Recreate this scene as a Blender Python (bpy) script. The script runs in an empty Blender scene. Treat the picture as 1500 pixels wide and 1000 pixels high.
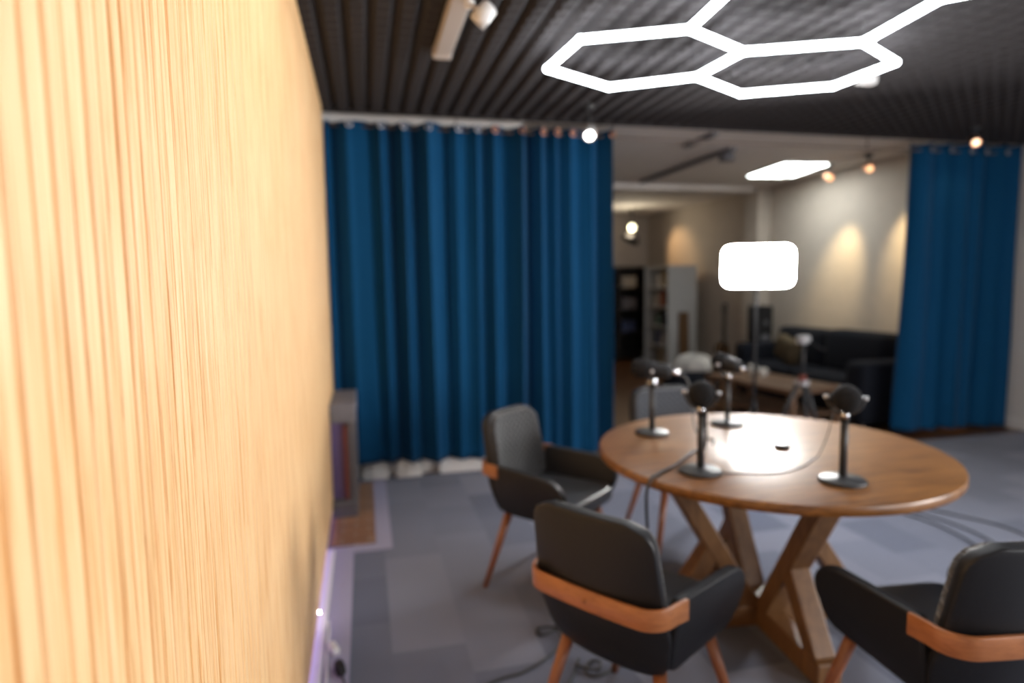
import bpy, bmesh, math, random
from mathutils import Vector, Matrix
random.seed(7)
S = bpy.context.scene
COL = S.collection
PI = math.pi
H = 1.47                       # camera height
CEIL = 2.689
XL = -0.241                    # face of the slatted wall
YB = 4.66                      # end of the near room

# ------------------------------------------------------------------ materials
def mat(name, col=(.5, .5, .5), rough=.5, metal=0., emit=None, estr=0., spec=.5, sheen=0., coat=0.):
    m = bpy.data.materials.new(name); m.use_nodes = True
    b = m.node_tree.nodes['Principled BSDF']
    b.inputs['Base Color'].default_value = (*col, 1)
    b.inputs['Roughness'].default_value = rough
    b.inputs['Metallic'].default_value = metal
    b.inputs['Specular IOR Level'].default_value = spec
    b.inputs['Sheen Weight'].default_value = sheen
    b.inputs['Coat Weight'].default_value = coat
    if emit:
        b.inputs['Emission Color'].default_value = (*emit, 1)
        b.inputs['Emission Strength'].default_value = estr
    return m

class NT:
    """small helper to wire nodes"""
    def __init__(s, m): s.t = m.node_tree; s.n = s.t.nodes; s.b = s.n['Principled BSDF']
    def new(s, kind, **kw):
        n = s.n.new(kind)
        for k, v in kw.items(): setattr(n, k, v)
        return n
    def link(s, a, b): s.t.links.new(a, b)
    def coords(s, scale=(1, 1, 1), rot=(0, 0, 0), kind='Object'):
        c = s.new('ShaderNodeTexCoord'); mp = s.new('ShaderNodeMapping')
        mp.inputs['Scale'].default_value = scale; mp.inputs['Rotation'].default_value = rot
        s.link(c.outputs[kind], mp.inputs['Vector']); return mp.outputs['Vector']
    def noise(s, vec, scale, detail=4, rough=.5, dist=0.):
        n = s.new('ShaderNodeTexNoise'); s.link(vec, n.inputs['Vector'])
        n.inputs['Scale'].default_value = scale; n.inputs['Detail'].default_value = detail
        n.inputs['Roughness'].default_value = rough; n.inputs['Distortion'].default_value = dist
        return n.outputs['Fac']
    def ramp(s, fac, stops):
        r = s.new('ShaderNodeValToRGB'); s.link(fac, r.inputs['Fac'])
        e = r.color_ramp.elements
        while len(e) < len(stops): e.new(.5)
        for q, (p, c) in zip(e, stops): q.position = p; q.color = (*c, 1)
        return r.outputs['Color']
    def math(s, op, a, b=None):
        n = s.new('ShaderNodeMath', operation=op)
        for i, v in enumerate((a, b)):
            if v is None: continue
            if isinstance(v, (int, float)): n.inputs[i].default_value = v
            else: s.link(v, n.inputs[i])
        return n.outputs[0]
    def bump(s, h, strength=.3, dist=.002):
        n = s.new('ShaderNodeBump'); n.inputs['Strength'].default_value = strength
        n.inputs['Distance'].default_value = dist
        s.link(h, n.inputs['Height']); s.link(n.outputs['Normal'], s.b.inputs['Normal'])

def wood(name, dark, light, scale=(1, 14, 14), rough=.35, coat=0., spec=.5, big=6, stops=(.3, .7)):
    m = mat(name, light, rough, coat=coat, spec=spec); t = NT(m); t.b.inputs['Coat Roughness'].default_value = .28
    v = t.coords(scale)
    f = t.noise(v, big, 6, .6, .6)
    t.link(t.ramp(f, [(stops[0], dark), (stops[1], light)]), t.b.inputs['Base Color'])
    t.bump(f, .12, .001)
    return m

def noisy(name, c1, c2, scale=40, rough=.8, bump=.2, dist=.002, sheen=0., spec=.3):
    m = mat(name, c1, rough, sheen=sheen, spec=spec); t = NT(m)
    f = t.noise(t.coords(), scale, 5, .6)
    t.link(t.ramp(f, [(.35, c1), (.65, c2)]), t.b.inputs['Base Color'])
    t.bump(f, bump, dist)
    return m

# slatted oak wall: long vertical grain, a tone per slat
def slat_wood():
    m = mat('slat_oak', (.7, .45, .22), .42, spec=.4); t = NT(m)
    c = t.new('ShaderNodeTexCoord'); sp = t.new('ShaderNodeSeparateXYZ'); t.link(c.outputs['Object'], sp.inputs[0])
    sid = t.math('FLOOR', t.math('DIVIDE', sp.outputs['Y'], .036))
    wn = t.new('ShaderNodeTexWhiteNoise', noise_dimensions='1D'); t.link(sid, wn.inputs['W'])
    zz = t.math('ADD', sp.outputs['Z'], t.math('MULTIPLY', wn.outputs['Value'], 37.))
    cb = t.new('ShaderNodeCombineXYZ')
    t.link(t.math('MULTIPLY', sp.outputs['X'], 150.), cb.inputs[0])
    t.link(t.math('MULTIPLY', sp.outputs['Y'], 150.), cb.inputs[1])
    t.link(t.math('MULTIPLY', zz, 4.5), cb.inputs[2])
    g = t.noise(cb.outputs[0], 1., 5, .55, .3)
    cb2 = t.new('ShaderNodeCombineXYZ')
    t.link(t.math('MULTIPLY', sp.outputs['Y'], 420.), cb2.inputs[1]); t.link(t.math('MULTIPLY', zz, 9.), cb2.inputs[2])
    g2 = t.noise(cb2.outputs[0], 1., 3, .5)
    col = t.ramp(g, [(.33, (.66, .34, .12)), (.47, (.85, .55, .275)), (.68, (.89, .64, .365))])
    fl = t.ramp(g2, [(.26, (.68, .56, .46)), (.34, (1, 1, 1))])
    mx = t.new('ShaderNodeMix', data_type='RGBA', blend_type='MULTIPLY'); mx.inputs[0].default_value = .6
    t.link(col, mx.inputs[6]); t.link(fl, mx.inputs[7])
    tone = t.ramp(wn.outputs['Value'], [(0, (.93, .90, .86)), (1, (1.0, 1.0, 1.0))])
    mx2 = t.new('ShaderNodeMix', data_type='RGBA', blend_type='MULTIPLY'); mx2.inputs[0].default_value = 1.
    t.link(mx.outputs[2], mx2.inputs[6]); t.link(tone, mx2.inputs[7])
    t.link(mx2.outputs[2], t.b.inputs['Base Color'])
    t.bump(g2, .25, .0008)
    return m

# carpet tiles: half metre blocks in a few greys
def carpet():
    m = mat('carpet_tiles', (.13, .14, .18), .95, spec=.1, sheen=.2); t = NT(m)
    c = t.new('ShaderNodeTexCoord'); sp = t.new('ShaderNodeSeparateXYZ'); t.link(c.outputs['Object'], sp.inputs[0])
    cb = t.new('ShaderNodeCombineXYZ')
    ix = t.math('FLOOR', t.math('DIVIDE', t.math('ADD', sp.outputs['X'], 20.0), .295))
    iy = t.math('FLOOR', t.math('DIVIDE', t.math('ADD', t.math('ADD', sp.outputs['Y'], 20.035), t.math('MULTIPLY', t.math('MODULO', ix, 2.), .20)), .44))
    t.link(ix, cb.inputs[0]); t.link(iy, cb.inputs[1])
    wn = t.new('ShaderNodeTexWhiteNoise', noise_dimensions='2D'); t.link(cb.outputs[0], wn.inputs['Vector'])
    col = t.ramp(wn.outputs['Value'], [(0, (.082, .097, .152)), (.45, (.128, .143, .205)), (1, (.172, .184, .248))])
    f = t.noise(t.coords(), 350, 3, .7)
    mx = t.new('ShaderNodeMix', data_type='RGBA', blend_type='MULTIPLY'); mx.inputs[0].default_value = .5
    t.link(col, mx.inputs[6]); t.link(t.ramp(f, [(.3, (.6, .6, .6)), (.7, (1.1, 1.1, 1.1))]), mx.inputs[7])
    t.link(mx.outputs[2], t.b.inputs['Base Color'])
    t.bump(f, .4, .003)
    return m

def plank_floor():
    m = mat('dark_boards', (.1, .045, .02), .35); t = NT(m)
    br = t.new('ShaderNodeTexBrick'); v = t.coords((1, 1, 1), (0, 0, PI/2)); t.link(v, br.inputs['Vector'])
    br.inputs['Color1'].default_value = (.13, .055, .02, 1); br.inputs['Color2'].default_value = (.085, .036, .014, 1)
    br.inputs['Mortar'].default_value = (.02, .01, .006, 1); br.inputs['Scale'].default_value = 1
    br.inputs['Brick Width'].default_value = 1.4; br.inputs['Row Height'].default_value = .13
    br.inputs['Mortar Size'].default_value = .004
    t.link(br.outputs['Color'], t.b.inputs['Base Color'])
    return m

def quilt(name, c1, c2, a=85.):
    """stitched diamond fabric"""
    m = mat(name, c1, .8, spec=.25, sheen=.3); t = NT(m)
    c = t.new('ShaderNodeTexCoord'); sp = t.new('ShaderNodeSeparateXYZ'); t.link(c.outputs['Object'], sp.inputs[0])
    u = t.math('ABSOLUTE', t.math('SINE', t.math('MULTIPLY', t.math('ADD', sp.outputs['X'], sp.outputs['Z']), a)))
    w = t.math('ABSOLUTE', t.math('SINE', t.math('MULTIPLY', t.math('SUBTRACT', sp.outputs['X'], sp.outputs['Z']), a)))
    q = t.math('POWER', t.math('MINIMUM', u, w), .5)
    t.link(t.ramp(q, [(.0, c1), (.6, c2)]), t.b.inputs['Base Color'])
    t.bump(q, .8, .006)
    return m

def tiles_brown():
    m = mat('hearth_tiles', (.25, .12, .06), .4); t = NT(m)
    br = t.new('ShaderNodeTexBrick'); t.link(t.coords(), br.inputs['Vector'])
    br.inputs['Color1'].default_value = (.30, .15, .075, 1); br.inputs['Color2'].default_value = (.20, .09, .045, 1)
    br.inputs['Mortar'].default_value = (.30, .27, .24, 1); br.inputs['Scale'].default_value = 1
    br.inputs['Brick Width'].default_value = .15; br.inputs['Row Height'].default_value = .075; br.inputs['Mortar Size'].default_value = .004
    t.link(br.outputs['Color'], t.b.inputs['Base Color'])
    return m

def glass_pane():
    m = bpy.data.materials.new('window_glass'); m.use_nodes = True
    nt = m.node_tree; nt.nodes.clear()
    o = nt.nodes.new('ShaderNodeOutputMaterial'); mx = nt.nodes.new('ShaderNodeMixShader')
    a = nt.nodes.new('ShaderNodeBsdfTransparent'); g = nt.nodes.new('ShaderNodeBsdfGlossy'); g.inputs['Roughness'].default_value = .02
    mx.inputs[0].default_value = .06
    nt.links.new(a.outputs[0], mx.inputs[1]); nt.links.new(g.outputs[0], mx.inputs[2]); nt.links.new(mx.outputs[0], o.inputs[0])
    return m

M = dict(
    slat=slat_wood(), carpet=carpet(), boards=plank_floor(), hearth=tiles_brown(), glass=glass_pane(),
    white=noisy('white_paint', (.62, .60, .58), (.66, .64, .62), 60, .6, .03),
    trimw=mat('white_gloss', (.72, .71, .70), .35),
    plaster=noisy('far_plaster', (.46, .40, .345), (.50, .435, .375), 8, .7, .03),
    plasterd=noisy('far_ceiling', (.70, .65, .61), (.74, .69, .65), 8, .8, .03),
    foam=noisy('acoustic_foam', (.030, .027, .028), (.044, .040, .042), 180, .9, .4, .003, spec=.2),
    border=noisy('light_carpet_border', (.29, .28, .39), (.36, .35, .47), 220, .95, .4, .003, spec=.1),  # violet cast of the LED strip is put into this colour
    velvet=noisy('blue_velvet', (.0012, .044, .114), (.0018, .054, .138), 90, .8, .15, .002, sheen=.06, spec=.1),
    steel=mat('eyelet_steel', (.55, .53, .52), .3, 1.), copper=mat('copper', (.75, .36, .20), .3, 1.),
    tabletop=wood('table_top_wood', (.115, .042, .009), (.32, .138, .032), (2.2, 16, 16), .5, coat=.6, spec=.25, big=2.2, stops=(.28, .72)),
    tableleg=wood('table_leg_wood', (.115, .052, .018), (.20, .10, .038), (14, 14, 2), .45, big=3),
    chairwood=wood('chair_wood', (.28, .10, .035), (.42, .165, .060), (6, 6, 30), .28, coat=.2, big=3),
    legwood=wood('chair_leg_wood', (.22, .075, .032), (.31, .115, .050), (30, 30, 3), .32, big=3),
    leather=noisy('black_leather', (.008, .0083, .0105), (.012, .0124, .0155), 160, .46, .15, .0008, spec=.35),
    seat=noisy('seat_leather', (.035, .037, .042), (.045, .047, .052), 160, .36, .15, .0008, spec=.55),
    quiltd=quilt('quilted_charcoal', (.007, .007, .0075), (.040, .040, .043)),
    quiltg=quilt('quilted_grey', (.026, .029, .036), (.068, .074, .088)),
    blackm=mat('black_metal', (.030, .031, .034), .45, .0), blackp=mat('black_plastic', (.015, .015, .017), .65, spec=.3),
    foamb=noisy('black_mic_foam', (.010, .010, .011), (.022, .022, .024), 500, .95, .6, .002, spec=.15),
    chrome=mat('chrome', (.75, .76, .8), .18, 1.), silver=mat('silver_plastic', (.55, .55, .57), .35, .3),
    rubber=mat('cable_rubber', (.02, .021, .022), .55), greyc=mat('grey_cable', (.10, .11, .12), .6),
    tube=mat('led_tube', (.9, .9, .9), .5, emit=(.90, .95, 1.0), estr=21.),
    panel=mat('led_panel_face', (.9, .9, .9), .5, emit=(1.0, .985, .96), estr=130.),
    ceilp=mat('ceiling_light_face', (.9, .9, .9), .5, emit=(.93, 1.0, .97), estr=18.),
    purple=mat('purple_led', (.6, .5, .9), .5, emit=(.42, .22, 1.0), estr=3.),
    dot=mat('white_led', (.9, .9, 1), .5, emit=(.95, .85, 1.0), estr=40.),
    spotw=mat('spot_lens_white', (.9, .9, .9), .4, emit=(1., .97, .92), estr=30.),
    spotc=mat('spot_lens_copper', (.9, .7, .5), .4, emit=(1., .70, .45), estr=3.),
    spoto=mat('spot_lens_warm', (.9, .6, .4), .4, emit=(1., .58, .30), estr=2.2),
    spoty=mat('spot_lens_yellow', (.9, .9, .6), .4, emit=(1., .93, .62), estr=5.),
    rodm=mat('bronze_rod', (.16, .12, .10), .5, 0.),
    beige=mat('track_beige', (.50, .45, .41), .4),
    sofa=noisy('navy_upholstery', (.006, .007, .012), (.010, .012, .019), 120, .85, .3, .002, sheen=.03, spec=.15),
    brownc=noisy('brown_cushion_cloth', (.07, .05, .03), (.13, .10, .06), 30, .9, .3),
    fleece=noisy('pale_fleece', (.40, .38, .35), (.52, .50, .47), 60, .95, .8, .01),
    cofw=wood('coffee_table_wood', (.13, .07, .04), (.22, .13, .08), (10, 2, 10), .45, big=2),
    shelfw=noisy('shelf_white', (.45, .44, .43), (.48, .47, .46), 20, .5, .02),
    darkw=mat('dark_shelf', (.025, .02, .018), .6), plank=wood('leaning_board', (.10, .05, .02), (.16, .085, .04), (20, 20, 3)),
    paper=mat('white_ceramic', (.70, .68, .64), .3), grey=noisy('grey_paint', (.11, .107, .12), (.13, .127, .14), 30, .5, .03),
    lgrey=noisy('light_grey_paint', (.17, .165, .19), (.20, .195, .22), 30, .5, .03),
    red=mat('red_brown_strip', (.20, .045, .03), .5), violet=mat('violet_paint', (.16, .12, .30), .5),  # violet: purple LED glow on the side panel, put into its colour
    cloth=noisy('white_cloth', (.62, .60, .57), (.72, .70, .67), 30, .9, .3, .004),
    guitar=wood('guitar_wood', (.05, .025, .012), (.10, .05, .02), (4, 4, 14), .25),
)

# ------------------------------------------------------------------ builders
def obj(name, bm, m, parent=None, smooth=True, mods=()):
    bmesh.ops.recalc_face_normals(bm, faces=bm.faces[:])
    me = bpy.data.meshes.new(name); bm.to_mesh(me); bm.free()
    o = bpy.data.objects.new(name, me); COL.objects.link(o)
    if m is not None: me.materials.append(m)
    for p in me.polygons: p.use_smooth = smooth
    if parent: o.parent = parent
    for k, kw in mods:
        md = o.modifiers.new(k.lower(), k)
        for a, v in kw.items(): setattr(md, a, v)
    return o
BEV = lambda w=.004, s=2: ('BEVEL', dict(width=w, segments=s, limit_method='ANGLE', angle_limit=.6))
SUB = lambda l=2: ('SUBSURF', dict(levels=l, render_levels=l))

def box(bm, a, b, rot=None):
    a, b = Vector(a), Vector(b)
    r = bmesh.ops.create_cube(bm, size=1)
    c, s = (a+b)/2, b-a
    for v in r['verts']:
        v.co = Vector((v.co.x*s.x, v.co.y*s.y, v.co.z*s.z)) + c
    if rot: bmesh.ops.transform(bm, matrix=rot, verts=r['verts'])
    return r['verts']
def B(a, b): bm = bmesh.new(); box(bm, a, b); return bm
def hard(name, a, b, m, parent=None, bev=.004):
    return obj(name, B(a, b), m, parent, smooth=False, mods=[BEV(bev)] if bev else [])

def cyl(bm, p, q, r1, r2=None, n=24, caps=True):
    p, q = Vector(p), Vector(q); r2 = r1 if r2 is None else r2
    d = q-p; L = d.length
    rot = d.to_track_quat('Z', 'Y').to_matrix().to_4x4()
    r = bmesh.ops.create_cone(bm, cap_ends=caps, segments=n, radius1=r1, radius2=r2, depth=L,
                              matrix=Matrix.Translation((p+q)/2) @ rot)
    return r['verts']
def C(p, q, r1, r2=None, n=24): bm = bmesh.new(); cyl(bm, p, q, r1, r2, n); return bm

def lathe(prof, n=32, bm=None, mtx=None):
    bm = bm or bmesh.new(); rows = []
    for r, z in prof:
        rows.append([bm.verts.new((r*math.cos(2*PI*k/n), r*math.sin(2*PI*k/n), z)) for k in range(n)])
    for a, b in zip(rows, rows[1:]):
        for k in range(n): bm.faces.new((a[k], a[(k+1) % n], b[(k+1) % n], b[k]))
    bm.faces.new(rows[0]); bm.faces.new(rows[-1])
    if mtx: bmesh.ops.transform(bm, matrix=mtx, verts=[v for r in rows for v in r])
    return bm

def smooth_path(pts, n=8):
    P = [Vector(p) for p in pts]; P = [2*P[0]-P[1]] + P + [2*P[-1]-P[-2]]; out = []
    for i in range(1, len(P)-2):
        for k in range(n):
            t = k/n; a, b, c, d = P[i-1:i+3]
            out.append(.5*((2*b)+(c-a)*t+(2*a-5*b+4*c-d)*t*t+(-a+3*b-3*c+d)*t**3))
    return out + [P[-2]]
def tube(pts, r, n=10, bm=None, closed=False):
    bm = bm or bmesh.new(); rings = []; up = Vector((0, 0, 1)); N = len(pts)
    for i, p in enumerate(pts):
        if closed: t = pts[(i+1) % N]-pts[i-1]
        else: t = pts[min(i+1, N-1)]-pts[max(i-1, 0)]
        t.normalize(); s = t.cross(up)
        if s.length < .05: s = t.cross(Vector((1, 0, 0)))
        s.normalize(); u = s.cross(t)
        rings.append([bm.verts.new(p + s*r*math.cos(2*PI*k/n) + u*r*math.sin(2*PI*k/n)) for k in range(n)])
    pr = list(zip(rings, rings[1:])) + ([(rings[-1], rings[0])] if closed else [])
    for a, b in pr:
        for k in range(n): bm.faces.new((a[k], a[(k+1) % n], b[(k+1) % n], b[k]))
    if not closed: bm.faces.new(rings[0]); bm.faces.new(rings[-1])
    return bm

def prism(outline, axis, t0, t1):
    """extrude a 2D outline along an axis: outline pairs are the two other axes in order"""
    bm = bmesh.new()
    def P(u, v, t): return {'x': (t, u, v), 'y': (u, t, v), 'z': (u, v, t)}[axis]
    a = [bm.verts.new(P(u, v, t0)) for u, v in outline]; b = [bm.verts.new(P(u, v, t1)) for u, v in outline]
    n = len(a); bm.faces.new(a); bm.faces.new(b)
    for k in range(n): bm.faces.new((a[k], a[(k+1) % n], b[(k+1) % n], b[k]))
    return bm
def round_poly(pts, r, n=6):
    out = []; N = len(pts)
    for i in range(N):
        p, a, b = Vector(pts[i]), Vector(pts[i-1]), Vector(pts[(i+1) % N])
        da, db = (a-p).normalized(), (b-p).normalized()
        rr = r[i] if isinstance(r, (list, tuple)) else r
        rr = min(rr, .49*(a-p).length, .49*(b-p).length)
        for k in range(n+1):
            t = k/n; out.append(tuple((1-t)**2*(p+da*rr)+2*t*(1-t)*p+t*t*(p+db*rr)))
    return out
def beam(p, q, w, h, side):
    """rectangular beam from p to q: width w along `side`, depth h across"""
    bm = bmesh.new(); p, q, s = Vector(p), Vector(q), Vector(side).normalized()
    d = (q-p).normalized(); u = d.cross(s).normalized()
    vs = []
    for e in (p, q):
        vs.append([bm.verts.new(e + s*w/2*i + u*h/2*j) for i, j in ((-1, -1), (1, -1), (1, 1), (-1, 1))])
    bm.faces.new(vs[0]); bm.faces.new(vs[1])
    for k in range(4): bm.faces.new((vs[0][k], vs[0][(k+1) % 4], vs[1][(k+1) % 4], vs[1][k]))
    return bm

def tag(o, label, cat, group=None, kind=None):
    o['label'] = label; o['category'] = cat
    if group: o['group'] = group
    if kind: o['kind'] = kind
    return o
def thing(name, loc, label, cat, rz=0, group=None):
    o = bpy.data.objects.new(name, None); COL.objects.link(o); o.empty_display_size = .1
    o.location = loc; o.rotation_euler = (0, 0, rz)
    return tag(o, label, cat, group)
def struct(o, label=None, cat=None):
    o['kind'] = 'structure'
    if label: o['label'] = label
    if cat: o['category'] = cat
    return o
def copy_tree(o, parent=None):
    c = o.copy(); COL.objects.link(c); c.parent = parent
    for ch in [k for k in S.objects if k.parent == o]: copy_tree(ch, c)
    return c

# ------------------------------------------------------------------ the setting
YR, XR = -2.6, 6.06
struct(hard('floor', (-.30, YR, -.05), (XR, 4.50, 0), M['carpet'], bev=0), 'blue grey carpet tiles in mixed shades under the round table', 'floor')
struct(hard('floor_far', (-.30, 4.50, -.05), (XR+.1, 11.2, -.002), M['boards'], bev=0), 'dark brown board floor of the lounge beyond the curtains', 'floor')
struct(hard('floor_strip', (-.30, 4.50, -.04), (1.25, 4.745, .0), M['carpet'], bev=0), 'carpet at the foot of the left curtain', 'floor')

# left wall: vertical oak slats
def slat_wall():
    bm = bmesh.new(); dep, ch = .0075, .0018
    rr = random.Random(11); y = -1.3; prof = []
    while y < 4.57:
        pitch = .036*rr.uniform(.84, 1.16); y0, y1 = y, y+pitch-rr.uniform(.0045, .0085)
        prof += [(XL-dep, y0), (XL-ch, y0+.0008), (XL, y0+ch+.0008), (XL, y1-ch-.0008), (XL-ch, y1-.0008), (XL-dep, y1)]
        y += pitch
    lo, hi = .055, CEIL
    a = [bm.verts.new((x, q, lo)) for x, q in prof]; b = [bm.verts.new((x, q, hi)) for x, q in prof]
    for k in range(len(a)-1): bm.faces.new((a[k], a[k+1], b[k+1], b[k]))
    # backing board
    box(bm, (XL-.03, -1.3, lo), (XL-dep+.0005, prof[-1][1], hi))
    return bm
struct(obj('wall_left', slat_wall(), M['slat'], smooth=False), 'pale oak wall of narrow vertical slats filling the left side', 'wall')
struct(hard('wall_left_core', (-.36, YR, 0), (XL-.03, 4.85, CEIL+.1), M['white'], bev=0), 'plain wall behind the oak slats', 'wall')
struct(hard('baseboard_left', (XL-.03, -1.3, 0), (XL+.034, 3.45, .016), M['trimw'], bev=.006), 'white strip at the foot of the oak slats', 'baseboard')
struct(hard('wall_back', (-.30, 4.80, 0), (1.25, 4.92, 2.85), M['white'], bev=0), 'white wall behind the left curtain', 'wall')
struct(hard('baseboard_back', (-.24, 4.775, 0), (1.25, 4.80, .10), M['trimw'], bev=.006), 'white skirting board below the left curtain', 'baseboard')
def right_wall():
    bm = bmesh.new(); x0, x1 = XR, XR+.12
    box(bm, (x0, YR, 0), (x1, -2.1, 2.85)); box(bm, (x0, .3, 0), (x1, 4.92, 2.85))
    box(bm, (x0, -2.1, 0), (x1, .3, .85)); box(bm, (x0, -2.1, 2.4), (x1, .3, 2.85))
    return bm
struct(obj('wall_right', right_wall(), M['white'], smooth=False), 'white wall at the right end behind the right curtain', 'wall')
struct(hard('baseboard_right', (XR-.02, YR, 0), (XR, 4.72, .11), M['trimw'], bev=.006), 'white skirting board at the far right', 'baseboard')

# rear wall behind the camera, with a window added for daylight
def rear_wall():
    bm = bmesh.new(); y0, y1 = YR-.15, YR
    xs = [(-.36, 3.1), (5.3, XR+.12)]
    for a, b in xs: box(bm, (a, y0, 0), (b, y1, 2.85))
    for a, b in ((3.1, 5.3),):
        box(bm, (a, y0, 0), (b, y1, .85)); box(bm, (a, y0, 2.4), (b, y1, 2.85))
    return bm
struct(obj('wall_rear', rear_wall(), M['white'], smooth=False), 'white wall with a window', 'wall')
def window(n, a, b, mtx, label):  # unseen windows, added to bring in light from the right and rear
    bm = bmesh.new()
    for p, q in (((a, -.03, .85), (a+.06, .03, 2.4)), ((b-.06, -.03, .85), (b, .03, 2.4)), ((a, -.03, .85), (b, .03, .91)),
                 ((a, -.03, 2.34), (b, .03, 2.4)), (((a+b)/2-.03, -.03, .85), ((a+b)/2+.03, .03, 2.4))): box(bm, p, q)
    bmesh.ops.transform(bm, matrix=mtx, verts=bm.verts[:])
    w = struct(obj('window_%d' % n, bm, M['trimw'], smooth=False, mods=[BEV(.005)]), label, 'window')
    bm = B((a+.05, -.002, .9), (b-.05, .002, 2.35)); bmesh.ops.transform(bm, matrix=mtx, verts=bm.verts[:])
    obj('pane', bm, M['glass'], w, smooth=False)
window(1, 3.1, 5.3, Matrix.Translation((0, YR-.07, 0)), 'white framed window in the rear wall')
window(2, -2.1, .3, Matrix.Translation((XR+.06, 0, 0)) @ Matrix.Rotation(PI/2, 4, 'Z'), 'white framed window in the right wall')

# ceiling of acoustic foam: rows of blunt wedges, grooves running away from the camera
def foam_ceiling():
    bm = bmesh.new(); px, py = .1145, .092
    zt, zb = CEIL+.024, CEIL-.010
    x = -.275
    while x < XR:
        y = YR
        while y < YB-.02:
            x1, y1 = min(x+px, XR+.01), min(y+py, YB)
            ix, iy = .026, .014
            o_ = [bm.verts.new(c) for c in ((x, y, zt), (x1, y, zt), (x1, y1, zt), (x, y1, zt))]
            m_ = [bm.verts.new(c) for c in ((x+ix, y, zb+.012), (x1-ix, y, zb+.012), (x1-ix, y1, zb+.012), (x+ix, y1, zb+.012))]
            t_ = [bm.verts.new(c) for c in ((x+ix+.008, y+py*.5, zb), (x1-ix-.008, y+py*.5, zb))]
            bm.faces.new((o_[0], o_[3], m_[3], m_[0])); bm.faces.new((o_[2], o_[1], m_[1], m_[2]))
            bm.faces.new((m_[0], m_[3], t_[0])); bm.faces.new((m_[2], m_[1], t_[1]))
            bm.faces.new((m_[1], m_[0], t_[0], t_[1])); bm.faces.new((m_[3], m_[2], t_[1], t_[0]))
            y += py
        x += px
    box(bm, (-.30, YR-.1, zt-.001), (XR+.1, YB, 2.85))
    box(bm, (-.30, YB-.015, CEIL-.014), (XR+.1, YB+.005, 2.85))
    return bm
struct(obj('ceiling', foam_ceiling(), M['foam'], smooth=False), 'dark acoustic foam ceiling with ridges running towards the curtains', 'ceiling')

# lounge beyond the curtains
XF = 5.36
struct(hard('ceiling_far', (-.4, YB+.006, 2.70), (XF+.7, 11.3, 2.80), M['plasterd'], bev=0), 'pale ceiling of the lounge beyond the curtains', 'ceiling')
struct(hard('ceiling_beam', (-.4, 7.50, 2.635), (XF, 7.72, 2.70), M['plasterd'], bev=.004), 'shallow beam across the lounge ceiling', 'ceiling')
struct(hard('wall_far_right', (XF, 4.93, 0), (XF+.12, 11.3, 2.80), M['plaster'], bev=0), 'lounge wall behind the navy sofa washed by warm spots', 'wall')
struct(hard('wall_far_return', (XF, 4.921, 0), (XR+.12, 4.929, 2.80), M['plaster'], bev=0), 'short wall behind the right curtain', 'wall')
struct(hard('wall_far_pillar', (XF-.20, 7.45, 0), (XF, 7.75, 2.70), M['plaster'], bev=.004), 'pale pillar under the lounge beam beside the sofa', 'pillar')
struct(hard('wall_far_back', (-.4, 11.2, 0), (XF+.12, 11.32, 2.80), M['plaster'], bev=0), 'end wall of the lounge behind the shelves', 'wall')
struct(hard('wall_far_left', (-.42, 4.93, 0), (-.30, 11.3, 2.80), M['plaster'], bev=0), 'left wall of the lounge behind the left curtain', 'wall')

# pale carpet border by oak wall and hearth, violet LED light in its colour
def border():
    bm = bmesh.new(); z = .0055
    box(bm, (XL+.034, -1.3, 0), (-.105, 3.41, z)); box(bm, (XL, 3.41, 0), (.105, 3.50, z)); box(bm, (.015, 3.50, 0), (.105, 4.74, z))
    box(bm, (-.105, 3.40, 0), (-.10, 3.41, z))
    return bm
struct(obj('trim_1', border(), M['border'], smooth=False), 'pale border strip in the carpet along the oak wall and hearth', 'border')

# ------------------------------------------------------------------ fireplace at the far end of the oak wall
fp = thing('fireplace', (-.172, 3.90, 0), 'low grey fire surround with violet lit side on a brown tiled hearth', 'fireplace')
hard('hearth', (-.066, -.395, 0), (.185, .70, .012), M['hearth'], fp, .002)
hard('mantel', (-.066, .10, .60), (.092, .66, .72), M['lgrey'], fp, .006)
hard('front_panel', (.038, .10, .012), (.088, .66, .60), M['grey'], fp, .004)
hard('inner_strip', (.012, .105, .10), (.036, .16, .58), M['red'], fp, .003)
hard('side_panel', (-.066, .14, .012), (.012, .66, .60), M['violet'], fp, .003)
hard('plinth', (-.066, .03, .012), (.085, .66, .10), M['grey'], fp, .004)

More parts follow.
